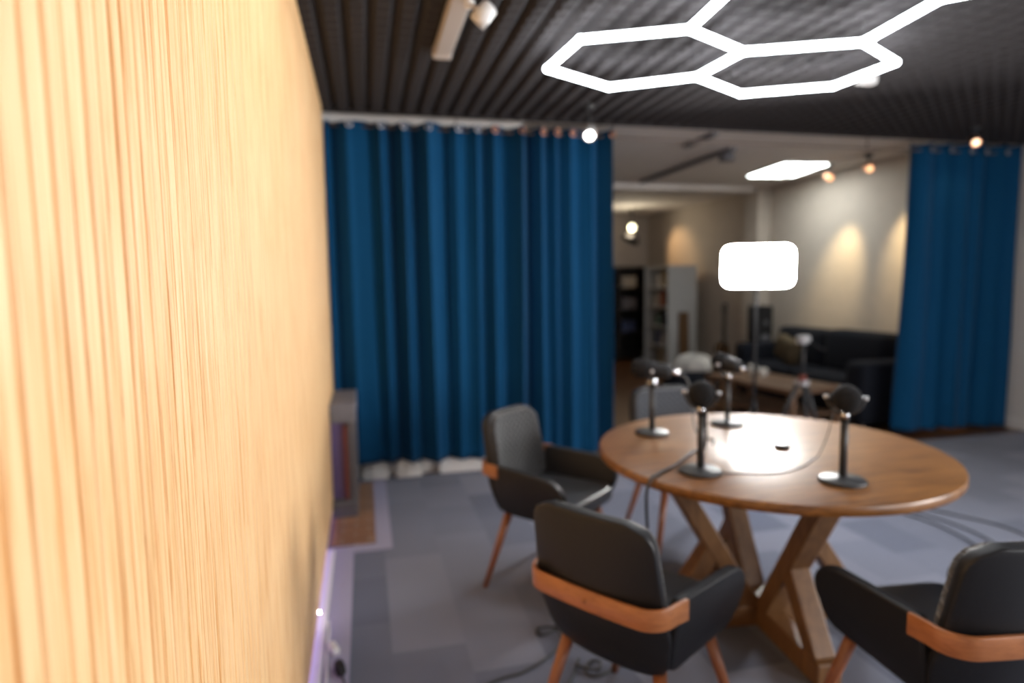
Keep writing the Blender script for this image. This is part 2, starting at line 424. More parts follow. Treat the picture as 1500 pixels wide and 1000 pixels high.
# ------------------------------------------------------------------ curtains
def drape(x0, x1, w0, w1, zt, zb0, zb1, y, amp, flare=0., seed=0):
    random.seed(seed); n = int((x1-x0)/.008); m = 46; bm = bmesh.new(); rows = []
    ph = [0.]; 
    for i in range(n): 
        u = i/n; ph.append(ph[-1] + 2*PI*((x1-x0)/n)/(w0+(w1-w0)*u)*(1+.28*math.sin(u*23+seed)+.18*math.sin(u*51+2*seed)))
    for j in range(m+1):
        v = j/m; row = []
        for i in range(n+1):
            u = i/n; x = x0+(x1-x0)*u
            a = amp*(.75+.35*math.sin(u*17+seed)+.15*math.sin(u*40))*(1-.12*v)
            p = ph[i] + .5*v*math.sin(u*9+seed) + .25*v*v*math.sin(u*31)
            yy = y + a*math.sin(p) + .014*v*math.sin(p*.5+1.) + .006*math.sin(v*9+u*30)*v
            xx = x + .018*math.sin(2*p)*(.6+.4*v) - flare*(1-u)**3*v**2.2
            zb = zb0+(zb1-zb0)*u + .006*math.sin(p)
            row.append(bm.verts.new((xx, yy, zt+.018*u+(zb-zt-.018*u)*v + .006*math.cos(p)*(1-v))))
        rows.append(row)
    for a, b in zip(rows, rows[1:]):
        for k in range(n): bm.faces.new((a[k], a[k+1], b[k+1], b[k]))
    tops = []
    for i in range(n):
        if int((ph[i]-PI/2)/PI) != int((ph[i+1]-PI/2)/PI): tops.append(x0+(x1-x0)*i/n)
    return bm, tops
def ring(c, R, r, tilt=0.):
    pts = [Vector((c[0]+R*math.cos(2*PI*k/20)*math.cos(tilt), c[1]+R*math.cos(2*PI*k/20)*math.sin(tilt), c[2]+R*math.sin(2*PI*k/20))) for k in range(20)]
    bm = bmesh.new(); rings = []
    nrm = Vector((-math.sin(tilt), math.cos(tilt), 0)); cc = Vector(c)
    for p in pts:
        e = (p-cc).normalized()
        rings.append([bm.verts.new(p + e*r*math.cos(2*PI*k/8)+nrm*r*math.sin(2*PI*k/8)) for k in range(8)])
    for i in range(20):
        a, b = rings[i], rings[(i+1) % 20]
        for k in range(8): bm.faces.new((a[k], a[(k+1) % 8], b[(k+1) % 8], b[k]))
    return bm
SOL = lambda t=.004: ('SOLIDIFY', dict(thickness=t, offset=0))
for (nm, args, seed, lab, every) in (
    ('left', (-.235, 1.945, .205, .125, 2.618, .150, .075, 4.665, .078, 0.), 3, 'wide blue velvet curtain with eyelets hanging beside the oak wall', 1),
    ('right', (4.775, 6.02, .205, .20, 2.645, .055, .030, 4.67, .062, .075), 8, 'narrow blue velvet curtain hanging at the right beside the sofa', 1)):
    ct = thing('curtain', (args[0], args[7], 0), lab, 'curtain')
    bm, tops = drape(*args, seed=seed)
    dr = obj('drape', bm, M['velvet'], None, mods=[SOL()])
    dr.parent = ct; dr.matrix_parent_inverse = Matrix.Translation(-ct.location)
    for k, x in enumerate(tops):
        if k % 2: continue
        e = obj('eyelet', ring((x+.012, args[7]-args[8]*.9-.004, 2.588), .021, .0055, .25), M['steel'] if x < .95 or x > 4 else M['copper'])
        e.parent = ct; e.matrix_parent_inverse = Matrix.Translation(-ct.location)
rod = thing('curtain_rod', (-.2, 4.675, 2.588), 'slim brown curtain rod spanning the opening under the dark ceiling', 'curtain rod')
obj('rod', C((0, 0, 0), (6.20, 0, 0), .008), M['rodm'], rod)
for x in (.9, 2.15, 4.5): obj('bracket', C((x, 0, 0), (x, 0, .113), .006), M['rodm'], rod)

# crumpled white cloths on the floor under the left curtain
def lump(w, d, h, seed, n=30, k=14):
    random.seed(seed); bm = bmesh.new(); rows = []
    for j in range(k+1):
        row = []
        for i in range(n):
            a = 2*PI*i/n; t = j/k
            r = math.cos(t*PI/2)**.6
            f = 1+.10*math.sin(3*a+seed)+.07*math.sin(7*a+2*seed+t*4)
            z = h*math.sin(t*PI/2)*(1+.14*math.sin(5*a+seed))
            row.append(bm.verts.new((w/2*r*f*math.cos(a), d/2*r*f*math.sin(a), z)))
        rows.append(row)
    for a, b in zip(rows, rows[1:]):
        for i in range(n): bm.faces.new((a[i], a[(i+1) % n], b[(i+1) % n], b[i]))
    bm.faces.new(rows[0]); bm.faces.new(rows[-1])
    return bm
for x, w, h, lab in ((.04, .20, .12, 'left one of two crumpled white cloths on the floor under the left curtain'),
                     (.285, .20, .122, 'right one of two crumpled white cloths on the floor under the left curtain')):
    o = tag(obj('crumpled_cloth', lump(w, .08, h, int(x*100)), M['cloth']), lab, 'cloth', 'white cloths under the curtain'); o.location = (x, 4.722, .0)
wb = thing('cable_duct', (.72, 4.74, 0), 'white box duct on the floor under the blue curtain behind the quilted chair', 'duct')
hard('duct_body', (-.20, -.03, 0), (.24, .03, .115), M['trimw'], wb, .008)
hard('duct_end_cap', (.24, -.032, 0), (.255, .032, .12), M['trimw'], wb, .004)

# ------------------------------------------------------------------ hexagon ceiling light
HZ = 2.57
hx = thing('hexagon_light', (1.43, 3.03, HZ), 'glowing white honeycomb of tube lights under the dark foam ceiling', 'ceiling light')
pts = {}
base = (1.4325, 3.0461); th = -.562706; s_ = -.47965
V = [Vector((s_*math.cos(th+k*PI/3), s_*math.sin(th+k*PI/3))) for k in range(6)]
ca = Vector(base); cells = [ca, ca+V[3]+V[4], ca+V[2]+V[3]]
cells += [cells[2]+V[2]+V[3], cells[2]+V[1]+V[2]]
obsv = {(0, 0): (.934, 3.163), (0, 1): (.998, 2.795), (0, 2): (1.448, 2.618), (0, 3): (1.831, 2.794), (0, 4): (1.774, 3.129), (0, 5): (1.373, 3.394),
        (1, 2): (2.366, 2.599), (1, 3): (2.727, 2.783), (1, 4): (2.668, 3.147), (1, 5): (2.198, 3.366), (2, 3): (2.302, 2.160)}
key = lambda p: (round(p.x, 2), round(p.y, 2))
fixed = {}
for (c, k), q in obsv.items():
    p = cells[c]+V[k]; fixed[key(p)] = p*.35+Vector(q)*.65
edges = {}
for ci, c in enumerate(cells):
    for k in range(6):
        a, b = c+V[k], c+V[(k+1) % 6]
        def near(p):
            for kk in fixed:
                if abs(kk[0]-p.x) < .03 and abs(kk[1]-p.y) < .03: return kk
            kk = key(p); fixed[kk] = p.copy(); return kk
        ka, kb = near(a), near(b)
        edges[tuple(sorted((ka, kb)))] = 1
o_ = Vector((1.43, 3.03))
for ka, kb in edges:
    a, b = fixed[ka]-o_, fixed[kb]-o_
    obj('light_tube', C((a.x, a.y, 0), (b.x, b.y, 0), .0165, n=14), M['tube'], hx)
for k, p in fixed.items():
    q = p-o_
    bm = bmesh.new(); bmesh.ops.create_uvsphere(bm, u_segments=14, v_segments=8, radius=.0185)
    bmesh.ops.transform(bm, matrix=Matrix.Translation((q.x, q.y, 0)), verts=bm.verts[:])
    obj('connector', bm, M['tube'], hx)
for kk in [(0, 1), (0, 4), (1, 4), (2, 3), (1, 2)]:
    q = fixed[[k for k in fixed if abs(k[0]-(cells[kk[0]]+V[kk[1]]).x) < .03 and abs(k[1]-(cells[kk[0]]+V[kk[1]]).y) < .03][0]]-o_
    obj('hanger', C((q.x, q.y, .015), (q.x, q.y, CEIL+.02-HZ), .0015, n=8), M['blackm'], hx)
jb = thing('junction_box', (3.0, 3.29, CEIL-.035), 'small white box on the dark ceiling beside the right tip of the honeycomb light', 'junction box')
hard('box_body', (-.06, -.03, -.015), (.06, .03, .045), M['trimw'], jb, .008)
hard('box_lid', (-.055, -.026, -.021), (.055, .026, -.014), M['trimw'], jb, .003)

# ------------------------------------------------------------------ spotlights
def spot_fixture(name, loc, aim, label, headm, lensm, r=.034, L=.085, drop=.12, group=None, top=None):
    """ceiling spot: plate, stem, tilted can, glowing lens"""
    t = thing(name, loc, label, 'spotlight', group=group)
    d = (Vector(aim)-Vector(loc)).normalized()
    z1 = (top if top is not None else CEIL) - loc[2]
    obj('mounting_plate', C((0, 0, z1-.02), (0, 0, z1+.02), .035, n=20), M['blackm'], t)
    obj('stem', C((0, 0, 0), (0, 0, z1), .006, n=10), M['blackm'], t)
    rot = d.to_track_quat('Z', 'Y').to_matrix().to_4x4()
    h = obj('lamp_head', lathe([(.5*r, -L*.6), (r*.95, -L*.5), (r, 0), (r*1.02, L*.45), (r*.9, L*.45), (r*.88, L*.38)], 24, mtx=rot), headm, t)
    obj('lens', lathe([(r*.87, L*.34), (r*.6, L*.42), (r*.2, L*.45)], 24, mtx=rot), lensm, h)
    return t
def spot(name, loc, aim, power, col, size=70, blend=.6, rad=.03):
    l = bpy.data.lights.new(name, 'SPOT'); l.energy = power; l.color = col; l.spot_size = math.radians(size); l.spot_blend = blend; l.shadow_soft_size = rad
    o = bpy.data.objects.new(name, l); COL.objects.link(o); o.location = loc
    o.rotation_euler = (Vector(aim)-Vector(loc)).to_track_quat('-Z', 'Y').to_euler(); return o

# beige track with heads over the oak wall
tk = thing('track_light', (.44, 2.2, CEIL), 'pale track fixture on the dark ceiling near the oak wall', 'track light')
bm = bmesh.new(); box(bm, (-.045, -1.6, -.045), (.045, 1.16, .01)); obj('track', bm, M['beige'], tk, smooth=False, mods=[BEV(.01, 3)])
hard('end_cap', (-.05, 1.15, -.05), (.05, 1.19, .012), M['beige'], tk, .008)
for y, aim in ((.36, (-.9, .7, -.9)), (-.45, (-1., .25, -.9)), (-1.2, (-1., .1, -.9))):
    d = Vector(aim).normalized(); c = Vector((.065, y, -.150)); rot = Matrix.Translation(c) @ d.to_track_quat('Z', 'Y').to_matrix().to_4x4()
    bm = bmesh.new(); bmesh.ops.create_uvsphere(bm, u_segments=16, v_segments=10, radius=.022); bmesh.ops.transform(bm, matrix=Matrix.Translation((.03, y+.12, -.06)), verts=bm.verts[:])
    obj('joint', bm, M['trimw'], tk)
    obj('arm', C((.03, y+.12, -.06), (.06, y+.02, -.13), .009, n=10), M['beige'], tk)
    h = obj('lamp_head', lathe([(.016, -.05), (.034, -.04), (.036, .0), (.037, .04), (.033, .04), (.031, .035)], 24, mtx=rot), M['trimw'], tk)
    obj('lens', lathe([(.031, .030), (.02, .037), (.006, .039)], 24, mtx=rot), M['spotw'], h)
    spot('track_spot', (tk.location+c)+d*.06, (tk.location+c)+d, 3 if y > 0 else 9, (1, .72, .42) if y > 0 else (1, .86, .70), 60 if y > 0 else 120, .9)

spot_fixture('spotlight', (1.575, 4.22, 2.50), (.9, 2.6, .9), 'lit white spotlight hanging before the right end of the left curtain', M['trimw'], M['spotw'], r=.040)
spot('curtain_spot', (1.54, 4.13, 2.44), (.9, 2.6, .9), 10, (1, .96, .9), 80)
spot_fixture('spotlight', (4.93, 4.22, 2.575), (4.2, 3.2, 1.8), 'copper toned spotlight hanging before the right curtain', M['copper'], M['spotc'], r=.036, L=.10)
spot('right_curtain_spot', (4.96, 4.27, 2.52), (5.3, 4.75, 1.9), 2.0, (1, .7, .45), 70)
ft = thing('ceiling_track', (4.9, 5.55, 2.70), 'pale short track on the lounge ceiling beside the sofa wall', 'track')
hard('track_rail', (-.015, -.75, -.03), (.015, .95, 0), M['beige'], ft, .004)
hard('track_feed', (-.025, .95, -.04), (.025, 1.10, 0), M['beige'], ft, .004)
for y, ty, lab in ((5.84, 6.35, 'far one of two glowing copper spots under the lounge ceiling'), (5.30, 5.45, 'near one of two glowing copper spots under the lounge ceiling')):
    spot_fixture('copper_spot', (4.9, y, 2.545), (4.4, y-1.2, 2.15), lab, M['copper'], M['spoto'], r=.040, L=.10, top=2.67, group='copper spots in the lounge')
spot('lounge_spot', (4.92, 5.86, 2.46), (5.36, 6.15, 1.50), 95, (1, .78, .42), 50, 1.)
spot('lounge_spot', (4.92, 5.26, 2.48), (5.36, 5.20, 1.60), 85, (1, .76, .40), 54, 1.)
spot_fixture('wall_spot', (4.62, 10.3, 2.45), (5.36, 10.0, 1.9), 'dim spot near the end of the lounge lighting an orange patch', M['blackm'], M['spoto'], r=.03, top=2.69)
spot('patch_spot', (4.66, 10.28, 2.42), (5.36, 9.95, 1.95), 28, (1, .62, .30), 70, .8)
dt = thing('dark_track', (3.40, 6.3, 2.70), 'long dark track running along the lounge ceiling', 'track')
hard('track_rail', (-.03, -1.0, -.035), (.03, 1.0, 0), M['grey'], dt, .004)
obj('fixture', C((.02, -.85, -.10), (.02, -.85, -.03), .075, .06), M['grey'], dt)
hard('track_branch', (-.52, -1.5, -.03), (-.46, -1.0, 0), M['grey'], dt, .004)
# rectangular ceiling light of the lounge
cl = thing('ceiling_light', (4.69, 6.24, 2.70), 'bright white rectangular panel in the lounge ceiling', 'ceiling light', rz=-.12)
hard('light_frame', (-.29, -.42, -.02), (.29, .42, 0), M['trimw'], cl, .004)
hard('diffuser', (-.265, -.395, -.026), (.265, .395, -.018), M['ceilp'], cl, .002)

# ------------------------------------------------------------------ round table
TX, TY, TZ, TR = 1.628, 2.261, .76, .696
tb = thing('round_table', (TX, TY, 0), 'round wooden table with crossed beam pedestal on the carpet', 'table', rz=0)
obj('tabletop', lathe([(TR-.02, TZ-.040), (TR-.004, TZ-.036), (TR, TZ-.030), (TR, TZ-.010), (TR-.003, TZ-.003), (TR-.010, TZ)], 128), M['tabletop'], tb,
    mods=[('EDGE_SPLIT', dict(split_angle=.6))])
ROT = -.10
for k in range(4):
    a = ROT + k*PI/2; d = Vector((math.cos(a), math.sin(a), 0)); sd = Vector((-math.sin(a), math.cos(a), 0)); Z = Vector((0, 0, 1))
    if k < 2:
        obj('floor_beam', beam(-d*.47 + Z*(.045 if k == 0 else .045), d*.47 + Z*.045, .095, .09, sd), M['tableleg'], tb, False, [BEV(.006)])
        obj('top_beam', beam(-d*.50 + Z*.685, d*.50 + Z*.685, .09, .07, sd), M['tableleg'], tb, False, [BEV(.006)])
    obj('leg', beam(d*.065 + Z*.085, d*.415 + Z*.66, .09, .075, sd), M['tableleg'], tb, False, [BEV(.006)])
    obj('brace', beam(d*.235 + Z*.345, d*.415 + Z*.075, .085, .07, sd), M['tableleg'], tb, False, [BEV(.006)])
obj('centre_post', B((-.05, -.05, .0), (.05, .05, .13)), M['tableleg'], tb, False, [BEV(.006)])

# ------------------------------------------------------------------ armchairs
def make_chair(loc, facing, label, padm):
    t = thing('armchair', loc, label, 'chair', rz=-facing, group=None)
    # back shell
    def surf(w, zlo, zhi, yoff, r, nx=14, nz=20):
        bm = bmesh.new(); rows = []
        for j in range(nz+1):
            z = zlo+(zhi-zlo)*(j/nz)
            ww = w(z)
            if z > zhi-r: ww -= r-math.sqrt(max(r*r-(z-(zhi-r))**2, 0))
            if z < zlo+r*.8: q = r*.8; ww -= q-math.sqrt(max(q*q-((zlo+q)-z)**2, 0))
            row = []
            for i in range(nx+1):
                u = -1+2*i/nx; x = u*ww
                y = -.165-.085*min(1, max(0, (z-.36)/.16))**.6 - .04*max(0, (z-.5)/.33) + .048*(abs(x)/.215)**2.4*(1-.35*max(0, (z-.55)/.28)) + yoff
                row.append(bm.verts.new((x, y, z)))
            rows.append(row)
        for a, b in zip(rows, rows[1:]):
            for i in range(nx): bm.faces.new((a[i], a[i+1], b[i+1], b[i]))
        return bm
    W = lambda z: .216-.020*max(0, (z-.5)/.33)-.03*max(0, (.5-z)/.14)
    obj('backrest', surf(W, .365, .835, 0, .07), M['leather'], t, mods=[('SOLIDIFY', dict(thickness=.04, offset=0)), BEV(.012, 3)])
    obj('back_pad', surf(lambda z: W(z)-.012, .47, .822, .030, .065), padm, t, mods=[('SOLIDIFY', dict(thickness=.035, offset=0)), BEV(.012, 3)])
    # seat
    out = round_poly([(-.205, -.20), (.205, -.20), (.225, .235), (-.225, .235)], [.06, .06, .09, .09])
    obj('seat', prism(out, 'z', .405, .475), M['seat'], t, mods=[BEV(.022, 4)])
    out = round_poly([(-.19, -.20), (.19, -.20), (.205, .20), (-.205, .20)], .08)
    bm = prism(out, 'z', .355, .41)
    for v in bm.verts:
        if v.co.z < .36: v.co.x *= .86; v.co.y *= .86
    obj('seat_shell', bm, M['leather'], t, mods=[BEV(.015, 3)])
    # arms: leather side panels
    for s in (-1, 1):
        o2 = round_poly([(-.185, .613), (.165, .600), (.235, .515), (.185, .385), (-.165, .372), (-.19, .47)], [.03, .075, .05, .05, .05, .05])
        bm = prism(o2, 'x', -.019, .019)
        for v in bm.verts:
            z = v.co.z; v.co.x = s*(v.co.x + .188+.046*min(1, (z-.37)/.22)**.8 + .075*(v.co.y+.08) - .006)
        a = obj('armrest', bm, M['leather'], t, mods=[BEV(.011, 3)])
    # bent wood band around the back
    path = [(-.241, -.155), (-.230, -.20)]
    for k in range(9):
        q = PI + (PI/2)*k/8; path.append((-.154+.074*math.cos(q), -.213+.074*math.sin(q)))
    path += [(x, -.285-.008*math.cos(x/.19*PI/2)) for x in (-.12, -.06, 0, .06, .12)]
    path += [(-x, y) for x, y in reversed(path[:11])]
    bm = bmesh.new(); rows = []
    for i, (x, y) in enumerate(path):
        a, b = Vector(path[max(0, i-1)]), Vector(path[min(len(path)-1, i+1)]); tt = (b-a).normalized(); n = Vector((-tt.y, tt.x))*.0065
        rows.append([bm.verts.new(c) for c in ((x-n.x, y-n.y, .552), (x+n.x, y+n.y, .552), (x+n.x, y+n.y, .612), (x-n.x, y-n.y, .612))])
    for a, b in zip(rows, rows[1:]):
        for k in range(4): bm.faces.new((a[k], a[(k+1) % 4], b[(k+1) % 4], b[k]))
    bm.faces.new(rows[0]); bm.faces.new(rows[-1])
    bd = obj('back_band', bm, M['chairwood'], t, mods=[BEV(.003)])
    obj('button', C((0, -.297, .582), (0, -.304, .582), .010, .008), M['chairwood'], bd)
    for sx in (-1, 1):
        for sy in (-1, 1):
            obj('leg', C((sx*.155, sy*.150, .375), (sx*.238, sy*.241, .0), .021, .0125), M['legwood'], t)
            
    return t
cA = make_chair((.86, 2.819, 0), 2.438, 'black armchair with charcoal quilted back facing us in front of the left curtain', M['quiltd'])
def chair_copy(src, loc, facing, label, padm=None):
    c = copy_tree(src); c.location = loc; c.rotation_euler = (0, 0, -facing); c['label'] = label
    if padm:
        for k in S.objects:
            if k.parent == c and k.name.startswith('back_pad'):
                k.data = k.data.copy(); k.data.materials[0] = padm
    return c
cB = chair_copy(cA, (.812, 1.745, 0), .959, 'black leather armchair with wood band seen from behind at the front of the table')
cC = chair_copy(cA, (1.592, 1.385, 0), .099, 'black leather armchair cut by the right edge of the picture, its left arm nearest')
cD = chair_copy(cA, (1.705, 3.12, 0), PI+.06, 'grey quilted armchair half hidden behind the far side of the table', M['quiltg'])

# ------------------------------------------------------------------ microphones on table stands
def make_mic(loc, facing, label):
    t = thing('desk_microphone', loc, label, 'microphone', rz=-facing, group=None)
    obj('stand_base', lathe([(.073, 0), (.078, .003), (.078, .011), (.073, .015), (.022, .018), (.014, .024)], 40), M['blackm'], t)
    obj('pole', C((0, 0, .018), (0, 0, .235), .0135, .0125), M['blackm'], t)
    obj('collar', C((0, 0, .215), (0, 0, .245), .0145), M['blackp'], t)
    # yoke: half ring with two knobs
    pts = [Vector((.058*math.cos(q), 0, .300+.058*math.sin(q))) for q in [PI + PI*k/16 for k in range(17)]]
    y = obj('yoke', tube(pts, .006, 10), M['blackm'], t)
    for s in (-1, 1): obj('knob', C((s*.050, 0, .300), (s*.068, 0, .300), .007), M['silver'], y)
    obj('clamp', C((0, .022, .240), (0, -.016, .240), .0125), M['chrome'], t)
    # body along +Y (towards the talker)
    rot = Matrix.Translation((0, 0, .300)) @ Matrix.Rotation(-PI/2+.10, 4, 'X')
    b = obj('microphone_body', lathe([(.018, -.085), (.030, -.080), (.034, -.06), (.036, .0), (.036, .03)], 32, mtx=rot), M['blackp'], t)
    obj('windscreen', lathe([(.034, .005), (.042, .018), (.0465, .040), (.0465, .058), (.043, .078), (.034, .092), (.018, .098), (.004, .099)], 36, mtx=rot), M['foamb'], t)
    obj('plug', lathe([(.010, -.118), (.0105, -.085)], 16, mtx=rot), M['chrome'], t)
    return t
mic = make_mic((1.28, 2.614, TZ), 5.20, 'table microphone at the left end pointing at the quilted charcoal chair')
for loc, fc, lab in (((1.709, 2.674, TZ), -.10, 'table microphone at the back edge seen from behind, nearest the LED panel'),
                     ((1.186, 2.023, TZ), PI+.55, 'front table microphone with round foam head left of centre'),
                     ((1.601, 1.792, TZ), PI+.66, 'front table microphone with round foam head right of centre')):
    c = copy_tree(mic); c.location = loc; c.rotation_euler = (0, 0, -fc); c['label'] = lab

pk = thing('round_puck', (1.687, 2.234, TZ), 'small dark round puck lying in the middle of the table', 'coaster')
obj('puck_side', lathe([(.030, 0), (.032, .003), (.032, .014), (.029, .017)], 32), M['blackp'], pk)
obj('puck_top', lathe([(.028, .0168), (.027, .0185), (.01, .0187)], 32), M['silver'], pk)

# cables
def cable(name, pts, r, m, label, n=8, group=None):
    return tag(obj(name, tube(smooth_path(pts, n), r, 8), m), label, 'cable', group)
z = TZ+.0035
cable('microphone_cable', [(1.673, 1.885, TZ+.288), (1.73, 1.99, TZ+.22), (1.765, 2.06, TZ+.10), (1.74, 2.075, z+.01), (1.68, 2.04, z), (1.60, 1.985, z), (1.50, 1.945, z), (1.40, 1.94, z), (1.27, 1.985, z), (1.10, 2.05, z)],
      .0026, M['greyc'], 'thin grey cable curving across the table top from the right front microphone')
cable('hanging_cable', [(1.25, 2.128, TZ+.287), (1.30, 2.20, TZ+.25), (1.36, 2.28, TZ+.12), (1.38, 2.32, z+.003), (1.30, 2.27, z+.003), (1.15, 2.13, z+.003), (1.02, 2.03, z+.003), (.975, 1.997, z-.002), (.955, 1.99, TZ-.06), (.985, 2.03, .50), (1.06, 2.12, .25), (1.20, 2.25, .05), (1.34, 2.40, .006)],
      .0055, M['rubber'], 'black cable running over the left edge of the table and hanging down')
cable('microphone_cable', [(1.375, 2.565, TZ+.285), (1.41, 2.545, TZ+.27), (1.43, 2.53, TZ+.20), (1.44, 2.52, TZ+.06), (1.46, 2.50, z+.001), (1.48, 2.42, z+.001), (1.44, 2.36, z+.001)],
      .004, M['greyc'], 'short grey cable drooping from the leftmost table microphone')
for k, (pp, lab) in enumerate((
    ([(2.80, 4.55, .006), (2.86, 4.1, .006), (2.98, 3.55, .006), (3.14, 3.25, .006), (3.24, 3.0, .006), (3.24, 2.74, .006), (3.16, 2.4, .006), (3.3, 1.95, .006), (4.2, 1.6, .006), (5.9, 1.45, .006)], 'nearest of the black cables on the carpet right of the table'),
    ([(2.80, 4.55, .006), (2.86, 4.1, .006), (3.02, 3.6, .006), (3.22, 3.26, .006), (3.33, 3.0, .006), (3.36, 2.75, .006), (3.30, 2.4, .006), (3.5, 2.02, .006), (4.4, 1.7, .006), (5.9, 1.56, .006)], 'middle black cable on the carpet right of the table'),
    ([(2.80, 4.55, .006), (2.86, 4.1, .006), (3.10, 3.65, .006), (3.36, 3.22, .006), (3.50, 2.98, .006), (3.60, 2.75, .006), (3.58, 2.4, .006), (3.8, 2.1, .006), (4.6, 1.8, .006), (5.9, 1.68, .006)], 'farthest of the black cables on the carpet right of the table'))):
    cable('floor_cable', pp, .005, M['rubber'], lab, group='cables right of the table')
cable('floor_cable', [(1.30, 2.48, .006), (1.05, 2.42, .006), (.84, 2.385, .006), (.70, 2.43, .006), (.655, 2.40, .006), (.672, 2.36, .012), (.735, 2.375, .016), (.74, 2.32, .006), (.71, 2.27, .006), (.64, 2.209, .006), (.53, 2.15, .006), (.42, 2.125, .006), (.1, 2.0, .006)],
      .0050, M['rubber'], 'black looping cable on the carpet left of the front armchair')
cable('floor_cable', [(1.32, 2.28, .006), (1.10, 2.22, .006), (.97, 2.146, .006), (.888, 2.09, .006), (.80, 2.06, .006), (.762, 2.09, .006), (.80, 2.15, .006), (.835, 2.13, .012), (.80, 2.08, .018), (.745, 2.13, .012), (.765, 2.18, .006), (.72, 2.10, .006), (.66, 2.02, .006)],
      .0050, M['rubber'], 'black knotted cable on the carpet beneath the front armchair')

# purple LED strip and plugs at the foot of the oak wall
ls = thing('led_strip', (XL-.022, 2.0, .05), 'violet LED strip glowing under the bottom edge of the oak slats', 'led strip')
hard('strip', (-.008, -3.0, -.004), (.006, 2.45, .003), M['purple'], ls, 0)
bm = bmesh.new(); bmesh.ops.create_uvsphere(bm, u_segments=12, v_segments=8, radius=.004); bmesh.ops.transform(bm, matrix=Matrix.Translation((.026, .705, .004)), verts=bm.verts[:])
obj('bright_diode', bm, M['dot'], ls)
ad = thing('plug_adapter', (-.170, 2.47, 0), 'white plug adapter lying at the foot of the oak wall', 'adapter', rz=.35)
bm = bmesh.new(); box(bm, (-.016, -.035, .006), (.016, .035, .034)); obj('adapter_body', bm, M['trimw'], ad, mods=[BEV(.007, 3)])
obj('prong', C((-.006, .035, .02), (-.006, .052, .02), .002, n=8), M['chrome'], ad); obj('prong', C((.006, .035, .02), (.006, .052, .02), .002, n=8), M['chrome'], ad)
pb = thing('black_plug', (-.140, 2.33, 0), 'black plug with cord lying beside the white adapter', 'plug', rz=.2)
obj('plug_body', lathe([(.010, -.04), (.018, -.03), (.021, .0), (.019, .03), (.012, .04)], 20, mtx=Matrix.Translation((0, 0, .021)) @ Matrix.Rotation(PI/2, 4, 'X')), M['blackp'], pb)
obj('cord', tube(smooth_path([(0, -.04, .02), (.0, -.15, .008), (-.03, -.35, .006), (-.02, -.7, .006)]), .004, 8), M['rubber'], pb)
cable('white_cable', [(-.195, 2.62, .052), (-.19, 2.54, .04), (-.195, 2.42, .012), (-.188, 2.25, .010), (-.195, 2.0, .010), (-.185, 1.7, .010)], .005, M['trimw'], 'white cord along the foot of the oak wall behind the adapter')

# ------------------------------------------------------------------ LED video panel on its stand
lp = thing('led_panel_light', (2.815, 4.05, 0), 'bright rounded LED video panel on a thin stand behind the table', 'studio light', rz=-.50)
out = round_poly([(-.252, -.155), (.252, -.155), (.252, .155), (-.252, .155)], .075, 8)
sub = lambda sc, y0, y1: prism([(x*sc, 1.562+zz*sc) for x, zz in out], 'y', y0, y1)
obj('panel_housing', sub(1.0, -.005, .035), M['blackp'], lp, False)
obj('panel_face', sub(.985, -.012, -.004), M['panel'], lp, False)
obj('stand_pole', C((0, .05, .25), (0, .05, 1.55), .012, n=14), M['blackp'], lp)
obj('mount', B((-.03, .03, 1.50), (.03, .075, 1.60)), M['blackp'], lp, False)
for k in range(3):
    a = PI/2+2*PI*k/3; obj('leg', C((0, .05, .52), (.26*math.cos(a), .05+.26*math.sin(a), .0), .010, n=10), M['blackm'], lp)
obj('collar', C((0, .05, .49), (0, .05, .55), .022, n=14), M['blackp'], lp)

# camera tripod in front of the sofa
tp = thing('tripod', (3.52, 4.42, 0), 'small black tripod with a grey head standing between the round table and the coffee table', 'tripod', rz=.3)
for k in range(3):
    a = PI/2+.35+2*PI*k/3
    l = obj('leg', C((.03*math.cos(a), .03*math.sin(a), .61), (.27*math.cos(a), .27*math.sin(a), .0), .020, .012, n=12), M['blackm'], tp)
    obj('leg_joint', C((.030*math.cos(a), .030*math.sin(a), .585), (.045*math.cos(a), .045*math.sin(a), .62), .026, n=12), M['silver'], l)
obj('hub', C((0, 0, .60), (0, 0, .67), .030, n=16), M['red'], tp)
obj('centre_column', C((0, 0, .65), (0, 0, .93), .014, n=12), M['blackm'], tp)
obj('tripod_head', B((-.055, -.04, .93), (.045, .04, 1.0)), M['silver'], tp, False, [BEV(.015, 3)])
obj('tripod_handle', C((0, -.04, .95), (.10, -.13, .88), .008, n=10), M['blackp'], tp)

# ------------------------------------------------------------------ lounge furniture
def cushion(a, b, r=.05): return [('BEVEL', dict(width=r, segments=4))]
sf = thing('sofa', (5.0, 6.0, 0), 'dark navy corner sofa along the warm lit lounge wall', 'sofa')
def soft(name, a, b, parent, m=M['sofa'], r=.05): return obj(name, B(a, b), m, parent, mods=[('BEVEL', dict(width=r, segments=4))])
soft('base', (-.38, -1.05, .05), (.33, 1.02, .30), sf, r=.03)
for y0, y1 in ((-.84, .0), (.0, .84)): soft('seat_cushion', (-.40, y0+.01, .28), (.12, y1-.01, .46), sf)
for y0, y1, h in ((-.84, .02, .90), (.02, .86, .88)): soft('back_cushion', (.04, y0+.01, .42), (.33, y1-.01, h), sf, r=.08)
for sx in (-.34, .25):
    for sy in (-1.0, .95): obj('foot', C((sx, sy, 0), (sx, sy, .06), .022, .028, n=12), M['darkw'], sf)
soft('armrest', (-.42, -1.08, .05), (.33, -.83, .66), sf, r=.06)
soft('armrest', (-.42, .83, .05), (.33, 1.06, .67), sf, r=.06)
th_ = tag(obj('throw_cushion', B((-.20, -.07, -.15), (.20, .07, .15)), M['brownc'], mods=[('BEVEL', dict(width=.06, segments=4))]), 'brown patterned throw cushion on the navy sofa behind the tripod', 'cushion')
